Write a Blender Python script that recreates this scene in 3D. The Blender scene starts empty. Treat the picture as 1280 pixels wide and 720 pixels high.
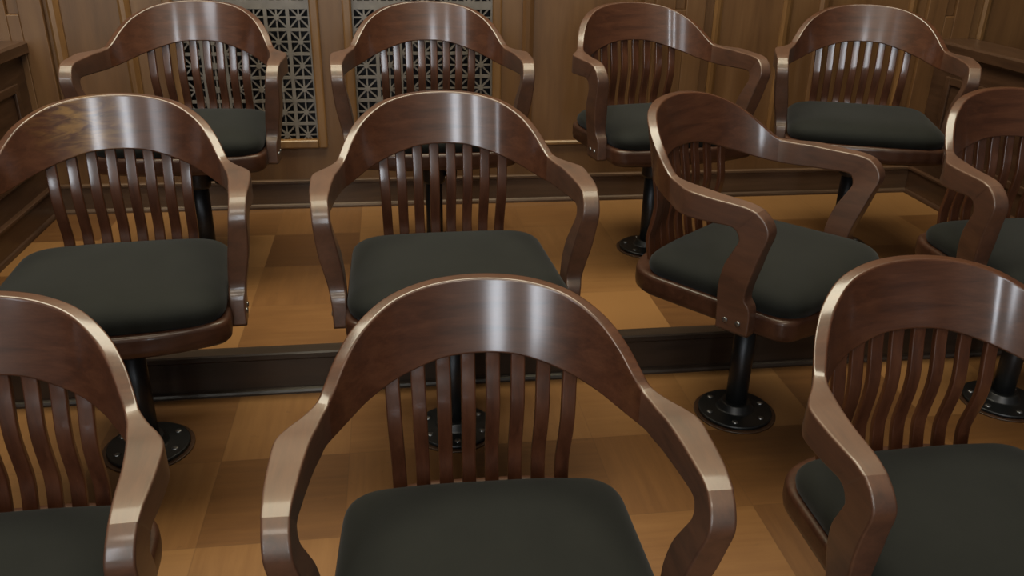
import bpy, bmesh, math, random
from mathutils import Vector, Matrix

SC = bpy.context.scene
COL = SC.collection
PI = math.pi
H1, H2, HB = 0.1405, 0.1265, 0.1150          # riser heights (metres)
D1, D2 = 0.8441, 0.8901                      # row spacing
W = 0.7547                                   # seat spacing along a row
YR1 = 0.235                                  # riser face behind the middle pedestals
YW = 1.4537                                  # back wall face
XL, XR = -1.425, 2.085                       # side wall faces
L0, L1, L2 = 0.0, H1, H1 + H2                # floor level of the three tiers
YS0, YS1 = -0.675, YR1                    # faces of the two steps
YF = -3.2                                    # front end of the platform

# ------------------------------------------------------------------ materials
def new_mat(name):
    m = bpy.data.materials.new(name); m.use_nodes = True
    nt = m.node_tree
    return m, nt, nt.nodes['Principled BSDF']

def N(nt, t, **kw):
    n = nt.nodes.new(t)
    for k, v in kw.items():
        if k in n.inputs: n.inputs[k].default_value = v
        else: setattr(n, k, v)
    return n

def ramp(nt, stops):
    r = nt.nodes.new('ShaderNodeValToRGB')
    e = r.color_ramp.elements
    while len(e) < len(stops): e.new(0.5)
    for el, (pos, c) in zip(e, stops):
        el.position = pos; el.color = (*c, 1)
    return r

def wood(name, dark, mid, light, scale, rough=0.25, bump=0.15, coat=0.0, spec=0.5, pore=0.0):
    m, nt, b = new_mat(name); L = nt.links.new
    tc = N(nt, 'ShaderNodeTexCoord')
    mp = N(nt, 'ShaderNodeMapping'); mp.inputs['Scale'].default_value = scale
    L(tc.outputs['Object'], mp.inputs['Vector'])
    n1 = N(nt, 'ShaderNodeTexNoise', Scale=1.0, Detail=6.0, Roughness=0.62, Distortion=0.6)
    n2 = N(nt, 'ShaderNodeTexNoise', Scale=6.0, Detail=3.0, Roughness=0.6)
    L(mp.outputs[0], n1.inputs['Vector']); L(mp.outputs[0], n2.inputs['Vector'])
    mx = N(nt, 'ShaderNodeMath', operation='MULTIPLY_ADD'); mx.inputs[1].default_value = 0.35
    L(n2.outputs['Fac'], mx.inputs[0]); L(n1.outputs['Fac'], mx.inputs[2])
    r = ramp(nt, [(0.45, dark), (0.66, mid), (0.88, light)])
    L(mx.outputs[0], r.inputs[0])
    L(r.outputs[0], b.inputs['Base Color'])
    b.inputs['Roughness'].default_value = rough
    b.inputs['Specular IOR Level'].default_value = spec
    b.inputs['Specular Tint'].default_value = (1, .95, .80, 1)
    b.inputs['Coat Weight'].default_value = coat
    b.inputs['Coat Roughness'].default_value = 0.15
    bp = N(nt, 'ShaderNodeBump', Strength=bump, Distance=0.002)
    L(n2.outputs['Fac'], bp.inputs['Height']); L(bp.outputs[0], b.inputs['Normal'])
    return m

def plain(name, col, rough=0.5, metal=0.0, spec=0.5):
    m, nt, b = new_mat(name); L = nt.links.new
    tc = N(nt, 'ShaderNodeTexCoord')
    n = N(nt, 'ShaderNodeTexNoise', Scale=25.0, Detail=4.0)
    L(tc.outputs['Object'], n.inputs['Vector'])
    r = ramp(nt, [(0.3, tuple(c * 0.85 for c in col)), (0.7, tuple(min(1, c * 1.15) for c in col))])
    L(n.outputs['Fac'], r.inputs[0]); L(r.outputs[0], b.inputs['Base Color'])
    b.inputs['Roughness'].default_value = rough; b.inputs['Metallic'].default_value = metal
    b.inputs['Specular IOR Level'].default_value = spec
    return m

MAH = ((0.032, 0.0098, 0.0043), (0.052, 0.0165, 0.0070), (0.072, 0.025, 0.0108))
M_crest = wood('mahogany_along_crest', *MAH, (4, 30, 45), rough=0.45, bump=0.07, coat=0.9, spec=0.40)
M_arm = wood('mahogany_along_arm', *MAH, (30, 5, 30), rough=0.55, bump=0.05, coat=0.35, spec=0.85)
M_frame = wood('mahogany_seat_frame', (0.020, 0.0068, 0.0034), (0.034, 0.0118, 0.0058), (0.048, 0.018, 0.0088), (5, 30, 30), rough=0.45, bump=0.04, coat=0.25, spec=0.3)
M_slat = wood('mahogany_upright', *MAH, (40, 40, 5), rough=0.4, bump=0.04, coat=0.8, spec=0.3)
M_wall = wood('panel_veneer', (0.068, 0.030, 0.0105), (0.102, 0.047, 0.0165), (0.130, 0.064, 0.0235), (7, 7, 0.6), rough=0.42, bump=0.02, spec=0.5)
M_mould = wood('gold_oak_moulding', (0.09, 0.042, 0.014), (0.13, 0.063, 0.021), (0.165, 0.083, 0.029), (12, 12, 2), rough=0.33, bump=0.02)
M_rail = wood('dark_rail_wood', (0.022, 0.010, 0.006), (0.040, 0.019, 0.010), (0.062, 0.030, 0.016), (14, 1.2, 14), rough=0.34, bump=0.03)
M_step = wood('dark_step_wood', (0.014, 0.009, 0.0065), (0.024, 0.015, 0.010), (0.036, 0.022, 0.015), (1.2, 14, 14), rough=0.36, bump=0.03)
M_base = wood('brown_baseboard', (0.040, 0.022, 0.013), (0.066, 0.036, 0.020), (0.09, 0.05, 0.028), (1.2, 14, 14), rough=0.38, bump=0.02)
M_shoe = plain('worn_dark_bead', (0.07, 0.055, 0.042), 0.3)
M_iron = plain('black_painted_iron', (0.0065, 0.0072, 0.0072), 0.38)
M_bolt = plain('worn_steel', (0.22, 0.22, 0.21), 0.3, 0.9)
M_latt = plain('grey_bronze_lattice', (0.135, 0.115, 0.092), 0.5, 0.1)
M_dark = plain('dark_duct', (0.010, 0.009, 0.010), 0.7)
M_ceil = plain('ceiling_plaster', (0.55, 0.50, 0.43), 0.9)

def make_fabric():
    m, nt, b = new_mat('dark_green_upholstery'); L = nt.links.new
    tc = N(nt, 'ShaderNodeTexCoord')
    n = N(nt, 'ShaderNodeTexNoise', Scale=9.0, Detail=3.0)
    w = N(nt, 'ShaderNodeTexNoise', Scale=420.0, Detail=2.0)
    L(tc.outputs['Object'], n.inputs['Vector']); L(tc.outputs['Object'], w.inputs['Vector'])
    r = ramp(nt, [(0.3, (0.0050, 0.0054, 0.0038)), (0.7, (0.0070, 0.0074, 0.0054))])
    L(n.outputs['Fac'], r.inputs[0]); L(r.outputs[0], b.inputs['Base Color'])
    b.inputs['Roughness'].default_value = 0.75
    b.inputs['Specular IOR Level'].default_value = 0.14
    b.inputs['Sheen Weight'].default_value = 0.05
    bp = N(nt, 'ShaderNodeBump', Strength=0.15, Distance=0.0006)
    L(w.outputs['Fac'], bp.inputs['Height']); L(bp.outputs[0], b.inputs['Normal'])
    return m
M_fab = make_fabric()

def make_floor():
    m, nt, b = new_mat('square_wood_tiles'); L = nt.links.new
    T = 0.305
    tc = N(nt, 'ShaderNodeTexCoord')
    mp = N(nt, 'ShaderNodeMapping')
    mp.inputs['Scale'].default_value = (1 / T, 1 / T, 1 / T)
    mp.inputs['Location'].default_value = (-0.04 / T, -0.225 / T, 0)
    L(tc.outputs['Object'], mp.inputs['Vector'])
    sep = N(nt, 'ShaderNodeSeparateXYZ'); L(mp.outputs[0], sep.inputs[0])
    fl = []; fr = []
    for i in (0, 1):
        f = N(nt, 'ShaderNodeMath', operation='FLOOR'); L(sep.outputs[i], f.inputs[0]); fl.append(f)
        q = N(nt, 'ShaderNodeMath', operation='FRACT'); L(sep.outputs[i], q.inputs[0]); fr.append(q)
    cmb = N(nt, 'ShaderNodeCombineXYZ'); L(fl[0].outputs[0], cmb.inputs[0]); L(fl[1].outputs[0], cmb.inputs[1])
    wn = N(nt, 'ShaderNodeTexWhiteNoise', noise_dimensions='2D'); L(cmb.outputs[0], wn.inputs['Vector'])
    # checker parity turns the grain tile by tile
    ad = N(nt, 'ShaderNodeMath', operation='ADD'); L(fl[0].outputs[0], ad.inputs[0]); L(fl[1].outputs[0], ad.inputs[1])
    md = N(nt, 'ShaderNodeMath', operation='PINGPONG'); md.inputs[1].default_value = 1.0; L(ad.outputs[0], md.inputs[0])
    ga = N(nt, 'ShaderNodeMapping'); ga.inputs['Scale'].default_value = (5, 60, 5); L(tc.outputs['Object'], ga.inputs['Vector'])
    gb = N(nt, 'ShaderNodeMapping'); gb.inputs['Scale'].default_value = (60, 5, 5); L(tc.outputs['Object'], gb.inputs['Vector'])
    na = N(nt, 'ShaderNodeTexNoise', Scale=1.0, Detail=5.0, Roughness=0.6); L(ga.outputs[0], na.inputs['Vector'])
    nb = N(nt, 'ShaderNodeTexNoise', Scale=1.0, Detail=5.0, Roughness=0.6); L(gb.outputs[0], nb.inputs['Vector'])
    gx = N(nt, 'ShaderNodeMix', data_type='FLOAT'); L(md.outputs[0], gx.inputs[0]); L(na.outputs['Fac'], gx.inputs[2]); L(nb.outputs['Fac'], gx.inputs[3])
    bl = N(nt, 'ShaderNodeTexNoise', Scale=3.5, Detail=4.0, Roughness=0.6); L(tc.outputs['Object'], bl.inputs['Vector'])
    # value = 0.35*tile + 0.4*grain + 0.25*blotch
    a1 = N(nt, 'ShaderNodeMath', operation='MULTIPLY'); a1.inputs[1].default_value = 0.75; L(wn.outputs['Value'], a1.inputs[0])
    a2 = N(nt, 'ShaderNodeMath', operation='MULTIPLY_ADD'); a2.inputs[1].default_value = 0.45; L(gx.outputs[0], a2.inputs[0]); L(a1.outputs[0], a2.inputs[2])
    a3 = N(nt, 'ShaderNodeMath', operation='MULTIPLY_ADD'); a3.inputs[1].default_value = 0.35; L(bl.outputs['Fac'], a3.inputs[0]); L(a2.outputs[0], a3.inputs[2])
    r = ramp(nt, [(0.38, (0.079, 0.0332, 0.0105)), (0.68, (0.128, 0.0570, 0.0175)), (1.0, (0.182, 0.088, 0.029))])
    L(a3.outputs[0], r.inputs[0])
    # thin dark joints
    jm = []
    for i in (0, 1):
        s = N(nt, 'ShaderNodeMath', operation='SUBTRACT'); s.inputs[1].default_value = 0.5; L(fr[i].outputs[0], s.inputs[0])
        a = N(nt, 'ShaderNodeMath', operation='ABSOLUTE'); L(s.outputs[0], a.inputs[0])
        g = N(nt, 'ShaderNodeMath', operation='GREATER_THAN'); g.inputs[1].default_value = 0.4955; L(a.outputs[0], g.inputs[0]); jm.append(g)
    mxx = N(nt, 'ShaderNodeMath', operation='MAXIMUM'); L(jm[0].outputs[0], mxx.inputs[0]); L(jm[1].outputs[0], mxx.inputs[1])
    # scattered dark flecks
    fk = N(nt, 'ShaderNodeTexNoise', Scale=38.0, Detail=2.0); L(tc.outputs['Object'], fk.inputs['Vector'])
    fkr = N(nt, 'ShaderNodeMapRange'); fkr.inputs[1].default_value = 0.70; fkr.inputs[2].default_value = 0.76; L(fk.outputs['Fac'], fkr.inputs[0])
    mj = N(nt, 'ShaderNodeMath', operation='MAXIMUM'); L(mxx.outputs[0], mj.inputs[0]); L(fkr.outputs[0], mj.inputs[1])
    ms = N(nt, 'ShaderNodeMath', operation='MULTIPLY'); ms.inputs[1].default_value = 0.25; L(mj.outputs[0], ms.inputs[0])
    mix = N(nt, 'ShaderNodeMix', data_type='RGBA'); L(ms.outputs[0], mix.inputs[0]); L(r.outputs[0], mix.inputs[6]); mix.inputs[7].default_value = (0.045, 0.02, 0.008, 1)
    L(mix.outputs[2], b.inputs['Base Color'])
    b.inputs['Roughness'].default_value = 0.36
    b.inputs['Specular IOR Level'].default_value = 0.4
    bp = N(nt, 'ShaderNodeBump', Strength=0.12, Distance=0.001); L(gx.outputs[0], bp.inputs['Height']); L(bp.outputs[0], b.inputs['Normal'])
    return m
M_floor = make_floor()

# ------------------------------------------------------------------ mesh helpers
def obj(name, bm, mat, parent=None, smooth=False, bevel=0.0, weighted=False):
    bmesh.ops.recalc_face_normals(bm, faces=bm.faces)
    me = bpy.data.meshes.new(name); bm.to_mesh(me); bm.free()
    me.materials.append(mat)
    if smooth:
        for f in me.polygons: f.use_smooth = True
    o = bpy.data.objects.new(name, me); COL.objects.link(o)
    if parent: o.parent = parent
    if bevel:
        md = o.modifiers.new('bevel', 'BEVEL'); md.width = bevel; md.segments = 3; md.limit_method = 'ANGLE'
        md.harden_normals = False
    if weighted:
        md = o.modifiers.new('weighted', 'WEIGHTED_NORMAL'); md.keep_sharp = True
    return o

def struct(name, bm, mat, label=None, **kw):
    o = obj(name, bm, mat, **kw); o['kind'] = 'structure'
    if label: o['label'] = label
    return o

def box(bm, x0, x1, y0, y1, z0, z1):
    v = [bm.verts.new(p) for p in ((x0, y0, z0), (x1, y0, z0), (x1, y1, z0), (x0, y1, z0), (x0, y0, z1), (x1, y0, z1), (x1, y1, z1), (x0, y1, z1))]
    for f in ((0, 3, 2, 1), (4, 5, 6, 7), (0, 1, 5, 4), (1, 2, 6, 5), (2, 3, 7, 6), (3, 0, 4, 7)): bm.faces.new([v[i] for i in f])

def lathe(bm, prof, n=32, c=(0, 0, 0), axis='Z'):
    rings = []
    for r, z in prof:
        ring = []
        for i in range(n):
            a = 2 * PI * i / n
            p = (r * math.cos(a), r * math.sin(a), z)
            if axis == 'X': p = (z, r * math.cos(a), r * math.sin(a))
            ring.append(bm.verts.new((p[0] + c[0], p[1] + c[1], p[2] + c[2])))
        rings.append(ring)
    for a, b in zip(rings, rings[1:]):
        for i in range(n): bm.faces.new((a[i], a[(i + 1) % n], b[(i + 1) % n], b[i]))
    bm.faces.new(rings[0][::-1]); bm.faces.new(rings[-1])

def extrude_profile(bm, prof, x0, x1, axis='x', flip=1, at=0.0):
    """prof: closed list of (depth, z); extruded along x (depth=y) or along y (depth=x)."""
    def P(d, z, t): return (t, at + flip * d, z) if axis == 'x' else (at + flip * d, t, z)
    a = [bm.verts.new(P(d, z, x0)) for d, z in prof]; b = [bm.verts.new(P(d, z, x1)) for d, z in prof]
    n = len(prof)
    for i in range(n): bm.faces.new((a[i], a[(i + 1) % n], b[(i + 1) % n], b[i]))
    bm.faces.new(a[::-1]); bm.faces.new(b)

def catmull(pts, sub):
    out = []
    n = len(pts)
    for i in range(n - 1):
        p0 = pts[max(i - 1, 0)]; p1 = pts[i]; p2 = pts[i + 1]; p3 = pts[min(i + 2, n - 1)]
        for k in range(sub):
            t = k / sub
            out.append([0.5 * ((2 * b) + (-a + c) * t + (2 * a - 5 * b + 4 * c - d) * t * t + (-a + 3 * b - 3 * c + d) * t ** 3) for a, b, c, d in zip(p0, p1, p2, p3)])
    out.append(list(pts[-1]))
    return out

def loft(bm, secs, r=0.005, seg=3, cap0=True, cap1=True):
    """secs: sections of four corners each, corners rounded by r."""
    rings = []
    for s in secs:
        c = [Vector(s[3 * i:3 * i + 3]) for i in range(4)]
        ring = []
        for i in range(4):
            p, a, b = c[i], c[i - 1], c[(i + 1) % 4]
            ra = min(r, 0.42 * (a - p).length); rb = min(r, 0.42 * (b - p).length)
            pa = p + (a - p).normalized() * ra; pb = p + (b - p).normalized() * rb
            for k in range(seg + 1):
                t = k / seg
                ring.append(bm.verts.new((1 - t) ** 2 * pa + 2 * t * (1 - t) * p + t * t * pb))
        rings.append(ring)
    n = len(rings[0])
    for a, b in zip(rings, rings[1:]):
        for i in range(n): bm.faces.new((a[i], a[(i + 1) % n], b[(i + 1) % n], b[i]))
    if cap0: bm.faces.new(rings[0][::-1])
    if cap1: bm.faces.new(rings[-1])

# ------------------------------------------------------------------ the swivel chair
# crest stations, right half: top inner xyz, bottom inner xyz, thickness
CREST = [((0, .270, .813), (0, .238, .689), .024),
         ((.06, .265, .810), (.058, .233, .686), .024),
         ((.11, .250, .802), (.108, .219, .674), .024),
         ((.15, .229, .788), (.147, .202, .661), .024),
         ((.188, .193, .763), (.184, .172, .647), .024),
         ((.213, .158, .733), (.209, .142, .636), .023),
         ((.230, .124, .703), (.228, .114, .629), .022),
         ((.240, .100, .688), (.239, .096, .626), .022)]
def crest_sections():
    half = []
    for i, (t, b, th) in enumerate(CREST):
        j0, j1 = max(i - 1, 0), min(i + 1, len(CREST) - 1)
        tx = CREST[j1][0][0] - CREST[j0][0][0]; ty = CREST[j1][0][1] - CREST[j0][0][1]
        if i == 0: tx, ty = 1, 0
        l = math.hypot(tx, ty); nx, ny = -ty / l, tx / l
        half.append([t[0] + nx * th, t[1] + ny * th, t[2], *t, *b, b[0] + nx * th, b[1] + ny * th, b[2]])
    return half
def mirror(s):
    return [-v if i % 3 == 0 else v for i, v in enumerate(s)]
HALF = crest_sections()
SHOULDER = HALF[-1]
# arm stations: outer x, inner x, top/front (y, z), under/rear (y, z)
ARM = [(.279, .247, (.076, .684), (.080, .624)),
       (.297, .252, (.050, .683), (.054, .624)),
       (.310, .258, (.020, .683), (.022, .625)),
       (.312, .264, (-.030, .681), (-.030, .627)),
       (.311, .267, (-.080, .680), (-.066, .629)),
       (.309, .269, (-.110, .678), (-.082, .628)),
       (.308, .270, (-.131, .673), (-.090, .624)),
       (.307, .270, (-.137, .670), (-.093, .621)),
       (.306, .269, (-.153, .657), (-.098, .612)),
       (.305, .267, (-.164, .638), (-.100, .603)),
       (.304, .265, (-.164, .618), (-.098, .594)),
       (.302, .260, (-.152, .582), (-.086, .570)),
       (.298, .254, (-.140, .541), (-.070, .537)),
       (.290, .249, (-.127, .497), (-.058, .492)),
       (.284, .247, (-.122, .464), (-.055, .457)),
       (.281, .246, (-.133, .446), (-.055, .438)),
       (.279, .246, (-.137, .425), (-.055, .420)),
       (.278, .246, (-.137, .376), (-.057, .376))]
def arm_sections():
    return [[xo, t[0], t[1], xi, t[0], t[1], xi, b[0], b[1], xo, b[0], b[1]] for xo, xi, t, b in ARM]
SUB = 6
PATH = catmull([mirror(q) for q in arm_sections()[::-1]] + [mirror(q) for q in HALF[:0:-1]] + HALF + arm_sections(), SUB)
NA = len(ARM) * SUB                          # index of the shoulder section on either side

def rounded_outline(pts, rad, seg=8):
    out = []
    n = len(pts)
    for i in range(n):
        p = Vector(pts[i]); a = Vector(pts[i - 1]); b = Vector(pts[(i + 1) % n]); r = rad[i]
        pa = p + (a - p).normalized() * r; pb = p + (b - p).normalized() * r
        for k in range(seg + 1):
            t = k / seg
            out.append((1 - t) ** 2 * pa + 2 * t * (1 - t) * p + t * t * pb)
    return out

def resample(ol, n=120):
    pts = ol + [ol[0]]
    ls = [0]
    for a, b in zip(pts, pts[1:]): ls.append(ls[-1] + (b - a).length)
    out = []; j = 0
    for k in range(n):
        t = ls[-1] * k / n
        while ls[j + 1] < t: j += 1
        d = ls[j + 1] - ls[j]
        out.append(pts[j].lerp(pts[j + 1], (t - ls[j]) / d if d > 1e-9 else 0))
    return out

def stack_outline(bm, outline, levels, dome=None):
    """levels: list of (inset, z); rings joined, ends capped."""
    c = sum(outline, Vector((0, 0))) / len(outline)
    n = len(outline)
    nor = []
    for i in range(n):
        d = outline[(i + 1) % n] - outline[i - 1]
        nor.append(Vector((d.y, -d.x)).normalized())
    rings = []
    for ins, z in levels:
        rings.append([bm.verts.new((*(p - nn * ins), z)) for p, nn in zip(outline, nor)])
    for a, b in zip(rings, rings[1:]):
        for i in range(n): bm.faces.new((a[i], a[(i + 1) % n], b[(i + 1) % n], b[i]))
    bm.faces.new(rings[0][::-1])
    top = rings[-1]
    if dome:
        zt = levels[-1][1]
        prev = top
        for k, s in enumerate((.75, .5, .25)):
            ring = [bm.verts.new((c.x + (v.co.x - c.x) * s, c.y + (v.co.y - c.y) * s, zt + dome * (1 - s * s))) for v in top]
            for i in range(n): bm.faces.new((prev[i], prev[(i + 1) % n], ring[(i + 1) % n], ring[i]))
            prev = ring
        cv = bm.verts.new((c.x, c.y, zt + dome))
        for i in range(n): bm.faces.new((prev[i], prev[(i + 1) % n], cv))
    else:
        bm.faces.new(top)

def make_chair():
    root = bpy.data.objects.new('swivel_armchair', None); COL.objects.link(root)
    root.empty_display_size = 0.1
    # crest rail
    bm = bmesh.new()
    loft(bm, PATH[NA:len(PATH) - NA], r=0.0045, cap0=False, cap1=False)
    obj('crest_rail', bm, M_crest, root, smooth=True, weighted=True)
    # arms
    for sgn in (1, -1):
        bm = bmesh.new()
        if sgn > 0: loft(bm, PATH[len(PATH) - NA - 1:], r=0.0045, cap0=False)
        else: loft(bm, PATH[:NA + 1], r=0.0045, cap1=False)
        a = obj('arm', bm, M_arm, root, smooth=True, weighted=True)
        for yy in (-.112, -.080):
            bm = bmesh.new()
            x0 = .2775
            lathe(bm, [(.0065, x0 - .002), (.0065, x0 + .0025), (.004, x0 + .004)], 14, (0, yy, .402), 'X')
            if sgn < 0: bmesh.ops.scale(bm, vec=(-1, 1, 1), verts=bm.verts)
            obj('screw', bm, M_bolt, a, smooth=True)
    # slats: S-shaped in side view
    def crest_y(x):                                          # middle of the crest's lower edge
        pts = [(b[0], b[1]) for _, b, _ in CREST]
        for (xa, ya), (xb, yb) in zip(pts, pts[1:]):
            if xa <= x <= xb: return ya + (yb - ya) * (x - xa) / (xb - xa) + .013
    def crest_z(x):
        pts = [(b[0], b[2]) for _, b, _ in CREST]
        for (xa, za), (xb, zb) in zip(pts, pts[1:]):
            if xa <= x <= xb: return za + (zb - za) * (x - xa) / (xb - xa)
    prof = catmull([(.006, .712), (.001, .675), (-.010, .635), (-.016, .600), (-.012, .565), (.000, .525), (.008, .492), (.003, .462), (-.007, .432), (-.014, .405)], 5)
    for k in range(8):
        xt = (k - 3.5) * .0425; xb = (k - 3.5) * .0405
        yt = crest_y(abs(xt)); yb = .240 - .022 * (abs(xt) / .15) ** 2
        zt = crest_z(abs(xt)) + .013
        bm = bmesh.new(); secs = []
        for y, z in prof:
            z = .405 + (z - .405) * (zt - .405) / (.712 - .405)
            t = min(1, (z - .41) / (zt - .022 - .41))
            x = xb + (xt - xb) * t
            yy = .62 * y + yb + (yt - yb) * t
            w, d = .0124, .0060
            secs.append([x + w, yy + d, z, x - w, yy + d, z, x - w, yy - d, z, x + w, yy - d, z])
        loft(bm, secs, r=0.0028, seg=2)
        obj('slat', bm, M_slat, root, smooth=True, weighted=True)
    # seat frame
    bm = bmesh.new()
    ol = rounded_outline([(-.252, -.215), (-.12, -.252), (.12, -.252), (.252, -.215), (.240, .205), (.12, .258), (-.12, .258), (-.240, .205)],
                         [.04, .06, .06, .04, .07, .06, .06, .07])
    stack_outline(bm, ol, [(.020, .372), (.008, .374), (.002, .380), (.000, .392), (.000, .415), (.002, .422), (.007, .426), (.016, .427), (.03, .425)])
    obj('seat_frame', bm, M_frame, root, smooth=True, weighted=True)
    # cushion
    bm = bmesh.new()
    ol = rounded_outline([(-.246, -.222), (-.12, -.243), (.12, -.243), (.246, -.222), (.234, .182), (.10, .194), (-.10, .194), (-.234, .182)],
                         [.07, .06, .06, .07, .06, .05, .05, .06])
    ol = resample(ol); cy = -.03; rings = []
    ns = len(ol)
    for sc, z in [(.93, .4225), (.97, .426), (.992, .434), (1.0, .444)] + [(sc, .446 + .049 * math.sqrt(1 - sc ** 5)) for sc in (.999, .99, .975, .95, .92, .88, .83, .76, .66, .54, .40, .25, .1)]:
        rings.append([bm.verts.new((q.x * sc, cy + (q.y - cy) * sc, z)) for q in ol])
    for a, b in zip(rings, rings[1:]):
        for i in range(ns): bm.faces.new((a[i], a[(i + 1) % ns], b[(i + 1) % ns], b[i]))
    bm.faces.new(rings[0][::-1]); bm.faces.new(rings[-1])
    obj('seat_cushion', bm, M_fab, root, smooth=True)
    # under-seat iron and pedestal
    bm = bmesh.new()
    box(bm, -.13, .13, -.025, .025, .352, .373); box(bm, -.025, .025, -.15, .15, .354, .373)
    lathe(bm, [(.060, .325), (.066, .335), (.066, .352)], 28)
    obj('seat_bracket', bm, M_iron, root, bevel=.003)
    bm = bmesh.new()
    lathe(bm, [(.028, .011), (.028, .268)], 28)
    obj('pedestal_post', bm, M_iron, root, smooth=True, weighted=True)
    bm = bmesh.new()
    lathe(bm, [(.030, .262), (.036, .266), (.038, .274), (.038, .318), (.033, .328)], 28)
    col = obj('post_collar', bm, M_iron, root, smooth=True, weighted=True)
    bm = bmesh.new()
    lathe(bm, [(.008, .036), (.008, .052), (.017, .054), (.019, .060), (.019, .070), (.015, .076)], 18, (0, 0, .292), 'X')
    obj('tension_knob', bm, M_iron, col, smooth=True, weighted=True)
    bm = bmesh.new()
    lathe(bm, [(.0975, .0035), (.0975, .0105), (.0945, .0135), (.052, .0150), (.046, .020), (.040, .034), (.034, .038)], 40)
    fl = obj('base_flange', bm, M_iron, root, smooth=True, weighted=True)
    for k in range(6):
        a = PI / 6 + k * PI / 3
        bm = bmesh.new()
        lathe(bm, [(.0085, .0125), (.0085, .0155), (.0055, .0175)], 12, (.076 * math.cos(a), .076 * math.sin(a), 0))
        obj('bolt', bm, M_bolt, fl, smooth=True)
    bm = bmesh.new()
    lathe(bm, [(.108, .0002), (.108, .003), (.106, .0042), (.09, .0042)], 40)
    obj('base_ring', bm, M_rail, root, smooth=True, weighted=True)
    return root

def dup(root):
    r = root.copy(); COL.objects.link(r)
    for ch in list(root.children):
        c = ch.copy(); COL.objects.link(c); c.parent = r
        for g in ch.children:
            d = g.copy(); COL.objects.link(d); d.parent = c
    return r

ROW = {'F': (-D1, L0), 'M': (0.0, L1), 'B': (D2, L2)}
CHAIRS = [
    ('F', 0, -1.1, 0, 0, 'dark wood jury armchair front and centre, largest in view, facing the viewer'),
    ('F', -1, 2, -.014, .005, 'dark wood jury armchair cut off by the lower left corner of the photo'),
    ('F', 1, 1.5, .042, .010, 'dark wood jury armchair cut off by the lower right corner of the photo'),
    ('M', -1, 5.8, 0, 0, 'armchair with mottled golden back patch beside the left rail, second row'),
    ('M', 0, 1.6, 0, 0, 'armchair directly behind the front centre chair, second row, facing straight out'),
    ('M', 1, 39, 0, 0, 'armchair swivelled well to the right, showing its arm from the side and black pedestal'),
    ('M', 2, 0, .006, -.03, 'second-row armchair cut off by the right edge of the photo'),
    ('B', -1, -1.5, 0, 0, 'back-row armchair nearest the left rail, in front of the left lattice grille'),
    ('B', 0, .4, 0, 0, 'back-row armchair second from the left, in front of the right lattice grille'),
    ('B', 1, 11, 0, 0, 'back-row armchair third from the left, its bare black post and round base in view'),
    ('B', 2, -22, -.048, -.035, 'back-row armchair nearest the right rail, turned slightly to the left'),
]
def worn_crest():
    """the crest wood with a mottled patch where the dark stain has worn to gold"""
    m = M_crest.copy(); m.name = 'mahogany_worn_gold_patch'
    nt = m.node_tree; L = nt.links.new; b = nt.nodes['Principled BSDF']
    src = b.inputs['Base Color'].links[0].from_socket
    tc = N(nt, 'ShaderNodeTexCoord')
    mp = N(nt, 'ShaderNodeMapping'); mp.inputs['Location'].default_value = (.55, 0, -8.3); mp.inputs['Scale'].default_value = (8, 0, 11)
    L(tc.outputs['Object'], mp.inputs['Vector'])
    ln = N(nt, 'ShaderNodeVectorMath', operation='LENGTH'); L(mp.outputs[0], ln.inputs[0])
    mr = N(nt, 'ShaderNodeMapRange'); mr.inputs[1].default_value = 1.0; mr.inputs[2].default_value = .35; L(ln.outputs['Value'], mr.inputs[0])
    g = N(nt, 'ShaderNodeMapping'); g.inputs['Scale'].default_value = (16, 16, 60); L(tc.outputs['Object'], g.inputs['Vector'])
    no = N(nt, 'ShaderNodeTexNoise', Scale=1.0, Detail=5.0, Distortion=1.2); L(g.outputs[0], no.inputs['Vector'])
    nr = N(nt, 'ShaderNodeMapRange'); nr.inputs[1].default_value = .42; nr.inputs[2].default_value = .68; L(no.outputs['Fac'], nr.inputs[0])
    mu = N(nt, 'ShaderNodeMath', operation='MULTIPLY'); L(mr.outputs[0], mu.inputs[0]); L(nr.outputs[0], mu.inputs[1])
    mx = N(nt, 'ShaderNodeMix', data_type='RGBA'); L(mu.outputs[0], mx.inputs[0]); L(src, mx.inputs[6]); mx.inputs[7].default_value = (.17, .085, .022, 1)
    L(mx.outputs[2], b.inputs['Base Color'])
    return m
proto = make_chair()
for i, (row, col, ang, dx, dy, label) in enumerate(CHAIRS):
    o = proto if i == 0 else dup(proto)
    y0, z0 = ROW[row]
    o.location = (col * W + dx, y0 + dy, z0)
    o.rotation_euler = (0, 0, math.radians(ang))
    if 'golden back patch' in label:
        sl = [c for c in o.children if c.name.startswith('crest_rail')][0].material_slots[0]
        sl.link = 'OBJECT'; sl.material = worn_crest()
    o['label'] = label; o['category'] = 'chair'; o['group'] = 'swivel armchairs in the jury box'

# ------------------------------------------------------------------ setting
bm = bmesh.new()                                              # tiered floor, one solid stair section
prof = [(YF, L0), (YS0, L0), (YS0, L1), (YS1, L1), (YS1, L2), (YW + .1, L2), (YW + .1, -.1), (YF, -.1)]
extrude_profile(bm, prof, XL - .1, XR + .1)
struct('floor', bm, M_floor, 'tiered floor of square honey-brown wood tiles')

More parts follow.
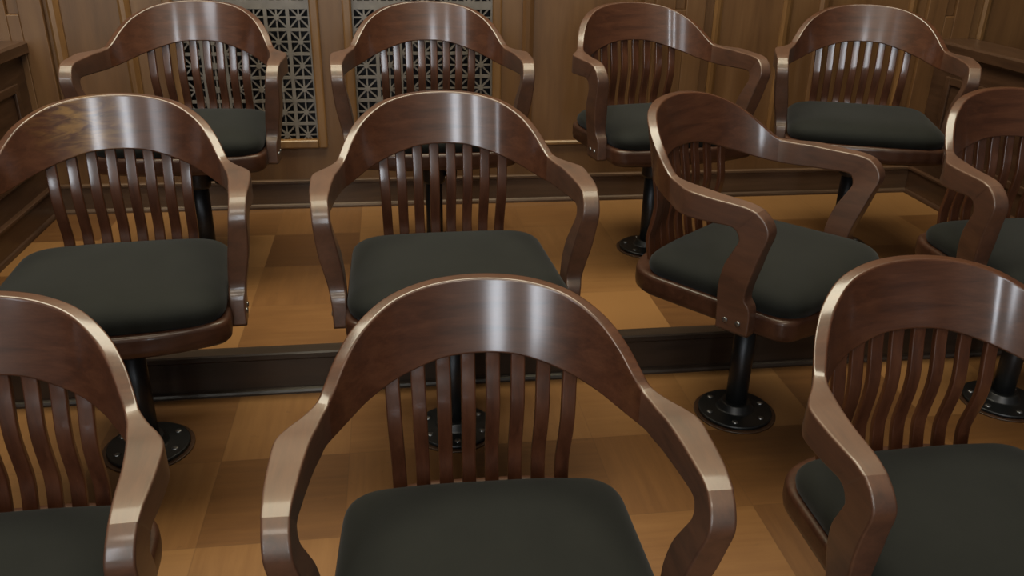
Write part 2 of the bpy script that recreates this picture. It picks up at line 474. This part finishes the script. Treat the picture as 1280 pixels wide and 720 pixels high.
def step_trim(name, yface, z0, z1, label):
    bm = bmesh.new()
    extrude_profile(bm, [(.0005, z0), (-.016, z0), (-.016, z0 + .006), (-.013, z0 + .012), (-.006, z0 + .016), (-.006, z0 + .018), (-.004, z0 + .018),
                         (-.004, z1 - .024), (-.010, z1 - .022), (-.015, z1 - .016), (-.015, z1 - .003), (-.012, z1 + .0015), (.030, z1 + .0015), (.030, z1 + .0002), (.0005, z1 + .0002)], XL, XR, 'x', 1, yface)
    struct(name, bm, M_step, label)
step_trim('trim_1', YS1, L1, L2, 'dark riser and nosing of the upper step')
step_trim('trim_2', YS0, L0, L1, 'dark riser and nosing of the lower step')

def base_profile(z, h):
    return [(0, z), (-.020, z), (-.020, z + .008), (-.017, z + .014), (-.010, z + .018), (-.010, z + h - .018), (-.014, z + h - .016), (-.014, z + h - .012), (-.020, z + h - .010), (-.020, z + h - .002), (-.016, z + h), (0, z + h)]
bm = bmesh.new(); extrude_profile(bm, base_profile(L2, HB), XL, XR, 'x', 1, YW)
struct('baseboard_back', bm, M_base, 'brown baseboard with bead and cap along the back wall')
for side, x, fl in (('left', XL, -1), ('right', XR, 1)):
    bm = bmesh.new()
    for z, y0, y1 in ((L2, YS1 - .004, YW), (L1, YS0 - .004, YS1), (L0, YF, YS0)):
        extrude_profile(bm, base_profile(z, HB if z > L1 else .12), y0, y1, 'y', fl, x)
    struct('baseboard_' + side, bm, M_rail, 'dark baseboard stepping down along the %s rail' % side)

# back wall with openings for the two grilles
ZT = 4.2
G = [(-.925, -.382), (-.297, .292)]                            # outer edges of the grille frames
GZ0, GZ1 = .366 + H1, 1.42 + H1
bm = bmesh.new()
xs = [-2.9, G[0][0] + .02, G[0][1] - .02, G[1][0] + .02, G[1][1] - .02, 3.6]
for i in range(5):
    if i in (1, 3):
        box(bm, xs[i], xs[i + 1], YW, YW + .12, 0, GZ0 + .02); box(bm, xs[i], xs[i + 1], YW, YW + .12, GZ1 - .02, ZT)
    else: box(bm, xs[i], xs[i + 1], YW, YW + .12, 0, ZT)
struct('wall_back', bm, M_wall, 'brown veneered panel wall behind the back row')

def grille(gx, ncol, label):
    x0, x1 = gx; fw = .034
    root = bpy.data.objects.new('wall_grille', None); COL.objects.link(root)
    root.location = ((x0 + x1) / 2, YW, GZ0)
    root['label'] = label; root['category'] = 'grille'; root['group'] = 'lattice grilles in the back wall'
    c = root.location
    bm = bmesh.new()
    def bar(a0, a1, b0, b1):
        box(bm, a0 - c[0], a1 - c[0], -.016, .030, b0 - c[2], b1 - c[2])
    bar(x0, x0 + fw, GZ0, GZ1); bar(x1 - fw, x1, GZ0, GZ1); bar(x0 + fw, x1 - fw, GZ0, GZ0 + fw); bar(x0 + fw, x1 - fw, GZ1 - fw, GZ1)
    obj('frame', bm, M_mould, root, bevel=.007)
    bm = bmesh.new()
    xa, xb = x0 + fw, x1 - fw; pitch = (xb - xa) / ncol
    za = .372 + H1; nrow = int((GZ1 - za) / .0872)
    def seg(p, q, w, y0, y1):
        d = (Vector(q) - Vector(p)); l = d.length; d /= l; n = Vector((-d.y, d.x)) * w / 2
        pts = [Vector(p) + n, Vector(p) - n, Vector(q) - n, Vector(q) + n]
        lo = [bm.verts.new((v.x - c[0], y0, v.y - c[2])) for v in pts]; hi = [bm.verts.new((v.x - c[0], y1, v.y - c[2])) for v in pts]
        for i in range(4): bm.faces.new((lo[i], lo[(i + 1) % 4], hi[(i + 1) % 4], hi[i]))
        bm.faces.new(lo[::-1]); bm.faces.new(hi)
    zb = za + nrow * .0872
    for i in range(ncol + 1):
        x = xa + i * pitch; seg((x, za), (x, zb), .013, .008, .022)
        if i < ncol: seg((x + pitch / 2, za), (x + pitch / 2, zb), .006, .0095, .020)
    for j in range(nrow + 1):
        z = za + j * .0872; w = .030 if j == 6 else .011
        seg((xa, z), (xb, z), w, .0085, .0215)
        if j < nrow: seg((xa, z + .0436), (xb, z + .0436), .006, .0100, .0195)
    for i in range(ncol):
        for j in range(nrow):
            x = xa + i * pitch; z = za + j * .0872
            seg((x, z), (x + pitch, z + .0872), .006, .0105, .019); seg((x + pitch, z), (x, z + .0872), .006, .0110, .0185)
            lathe_c = (x + pitch / 2 - c[0], z + .0436 - c[2])
            ring = [bm.verts.new((lathe_c[0] + .011 * math.cos(k * PI / 4), .0075, lathe_c[1] + .011 * math.sin(k * PI / 4))) for k in range(8)]
            ring2 = [bm.verts.new((v.co.x, .02, v.co.z)) for v in ring]
            for k in range(8): bm.faces.new((ring[k], ring[(k + 1) % 8], ring2[(k + 1) % 8], ring2[k]))
            bm.faces.new(ring); bm.faces.new(ring2[::-1])
    obj('lattice', bm, M_latt, root)
    bm = bmesh.new(); box(bm, x0 + .015 - c[0], x1 - .015 - c[0], .085, .095, .015, GZ1 - GZ0 - .015)
    obj('backing', bm, M_dark, root)
grille(G[0], 6, 'left star-lattice metal grille in gold wood frame, behind the leftmost back-row chair')
grille(G[1], 6, 'right star-lattice metal grille in gold wood frame, behind the second back-row chair')

# wall mouldings: uprights, sill bead, pilasters with a sunk flute
def upright(name, x0, x1, z0, depth, mat, label):
    bm = bmesh.new()
    w = x1 - x0
    pr = [(x0, 0), (x0, -depth * .5), (x0 + w * .25, -depth), (x0 + w * .6, -depth * .9), (x1, -depth * .35), (x1, 0)]
    a = [bm.verts.new((x, YW + d, z0)) for x, d in pr]; b = [bm.verts.new((x, YW + d, ZT)) for x, d in pr]
    for i in range(len(pr)): bm.faces.new((a[i], a[(i + 1) % len(pr)], b[(i + 1) % len(pr)], b[i]))
    bm.faces.new(a[::-1]); bm.faces.new(b)
    struct(name, bm, mat, label)
n = 3
for x0, x1, mat in ((-1.312, -1.272, M_mould), (-1.075, -1.035, M_mould), (.372, .415, M_wall), (.80, .84, M_wall), (1.12, 1.155, M_mould), (1.40, 1.44, M_mould), (1.55, 1.60, M_wall), (1.93, 1.97, M_mould), (2.25, 2.29, M_mould)):
    upright('trim_%d' % n, x0, x1, .37 + H1, .018, mat, 'upright panel moulding on the back wall'); n += 1
bm = bmesh.new()
extrude_profile(bm, [(0, .362 + H1), (-.008, .362 + H1), (-.014, .366 + H1), (-.014, .374 + H1), (-.006, .380 + H1), (0, .380 + H1)], .30, XR, 'x', 1, YW)
struct('trim_%d' % n, bm, M_mould, 'thin bead under the wall panels'); n += 1
for xc, zb in ((-1.425, .862), (.982, .885), (2.105, .862)):
    bm = bmesh.new()
    xa, xb = xc - .10, xc + .10; fw = .021; z0 = zb + H1
    for a, b in ((xa, xc - fw), (xc + fw, xb)): box(bm, a, b, YW - .022, YW, .37 + H1, ZT)
    box(bm, xc - fw, xc + fw, YW - .022, YW, .37 + H1, z0)
    box(bm, xc - fw, xc + fw, YW - .006, YW, z0, ZT)
    struct('trim_%d' % n, bm, M_wall, 'flat pilaster with a sunk flute', bevel=.003); n += 1

# low side rails of the box
for side, x, s in (('left', XL, -1), ('right', XR, 1)):
    ztop = .775 + H1
    bm = bmesh.new()
    a, b = sorted((x, x + s * .12))
    box(bm, a, b, YF, YW, 0, ztop - .05)
    struct('wall_' + side, bm, M_rail, 'low dark panelled %s side of the box' % side)
    bm = bmesh.new()
    extrude_profile(bm, [(-.030, ztop - .040), (-.030, ztop - .008), (-.022, ztop), (.15, ztop), (.15, ztop - .05), (-.012, ztop - .05), (-.018, ztop - .043)], YF, YW, 'y', s, x)
    struct('trim_%d' % n, bm, M_rail, 'rounded cap of the %s rail' % side); n += 1
    for y0 in (-2.3, -1.35, -.40, .55):
        bm = bmesh.new()
        y1 = y0 + .78; zl = (L2 if y0 > YS1 else L1) + .20; zh = ztop - .13
        for aa, bb, c0, c1 in ((y0, y0 + .03, zl, zh), (y1 - .03, y1, zl, zh), (y0 + .03, y1 - .03, zl, zl + .03), (y0 + .03, y1 - .03, zh - .03, zh)):
            xx = sorted((x, x - s * .012)); box(bm, xx[0], xx[1], aa, bb, c0, c1)
        struct('trim_%d' % n, bm, M_rail, 'raised panel moulding on the %s rail' % side, bevel=.004); n += 1

bm = bmesh.new(); box(bm, -2.9, 3.6, -7.0, YW + .12, ZT, ZT + .1)
struct('ceiling', bm, M_ceil, 'plain plaster ceiling above the box')

# ------------------------------------------------------------------ lights
def area(name, loc, target, sx, sy, power, col):
    d = bpy.data.lights.new(name, 'AREA'); d.shape = 'RECTANGLE'; d.size = sx; d.size_y = sy; d.energy = power; d.color = col
    o = bpy.data.objects.new(name, d); COL.objects.link(o); o.location = loc
    o.rotation_euler = (Vector(target) - Vector(loc)).to_track_quat('-Z', 'Y').to_euler()
    return o
area('window_light', (-.25, -6.2, 2.3), (-.25, 0, 2.3), .40, 3.4, 95, (.86, .92, 1.0))
area('window_light', (-2.15, -6.2, 2.3), (-1.4, 0, 2.3), .40, 3.4, 95, (.86, .92, 1.0))
area('window_light', (-4.9, -6.2, 2.2), (-3.2, 0, 1.6), .9, 3.4, 60, (.86, .92, 1.0))
area('overhead_light', (-.3, .55, 4.12), (-.3, .55, 0), 4.4, 1.7, 260, (1.0, .94, .74))
area('overhead_light', (-.3, -3.2, 4.12), (-.3, -2.6, 0), 2.6, .9, 85, (1.0, .92, .80))  # added fill lamp, lightens the front floor and the arm knuckles

sd = bpy.data.lights.new('left_wall_fill', 'SPOT'); sd.energy = 110; sd.color = (.88, .93, 1.0); sd.spot_size = math.radians(46); sd.spot_blend = 1.0; sd.shadow_soft_size = .5  # added cool spot, brightens the left wall and nearby chairs; no window here
so = bpy.data.objects.new('left_wall_fill', sd); COL.objects.link(so); so.location = (-3.0, -3.2, 3.3)
so.rotation_euler = (Vector((-1.05, 1.2, .9)) - so.location).to_track_quat('-Z', 'Y').to_euler()

w = bpy.data.worlds.new('courtroom_ambience'); SC.world = w; w.use_nodes = True
bg = w.node_tree.nodes['Background']; bg.inputs[0].default_value = (1.0, .90, .78, 1); bg.inputs[1].default_value = .030

# ------------------------------------------------------------------ camera
cd = bpy.data.cameras.new('camera'); cam = bpy.data.objects.new('camera', cd); COL.objects.link(cam)
cd.sensor_width = 36; cd.lens = 1061.4385 * 36 / 1280; cd.clip_start = .02
R = Vector((0.990765, -0.134532, 0.016911)); U = Vector((0.039741, 0.40736, 0.912403)); F = Vector((0.129636, 0.903305, -0.408944))
cam.matrix_world = Matrix(((R.x, U.x, -F.x, -0.1238), (R.y, U.y, -F.y, -1.8547), (R.z, U.z, -F.z, 1.3726), (0, 0, 0, 1)))
SC.camera = cam
SC.view_settings.view_transform = 'Standard'; SC.view_settings.look = 'None'
SC.view_settings.gamma = 1; SC.view_settings.use_curve_mapping = False; SC.view_settings.exposure = -0.08
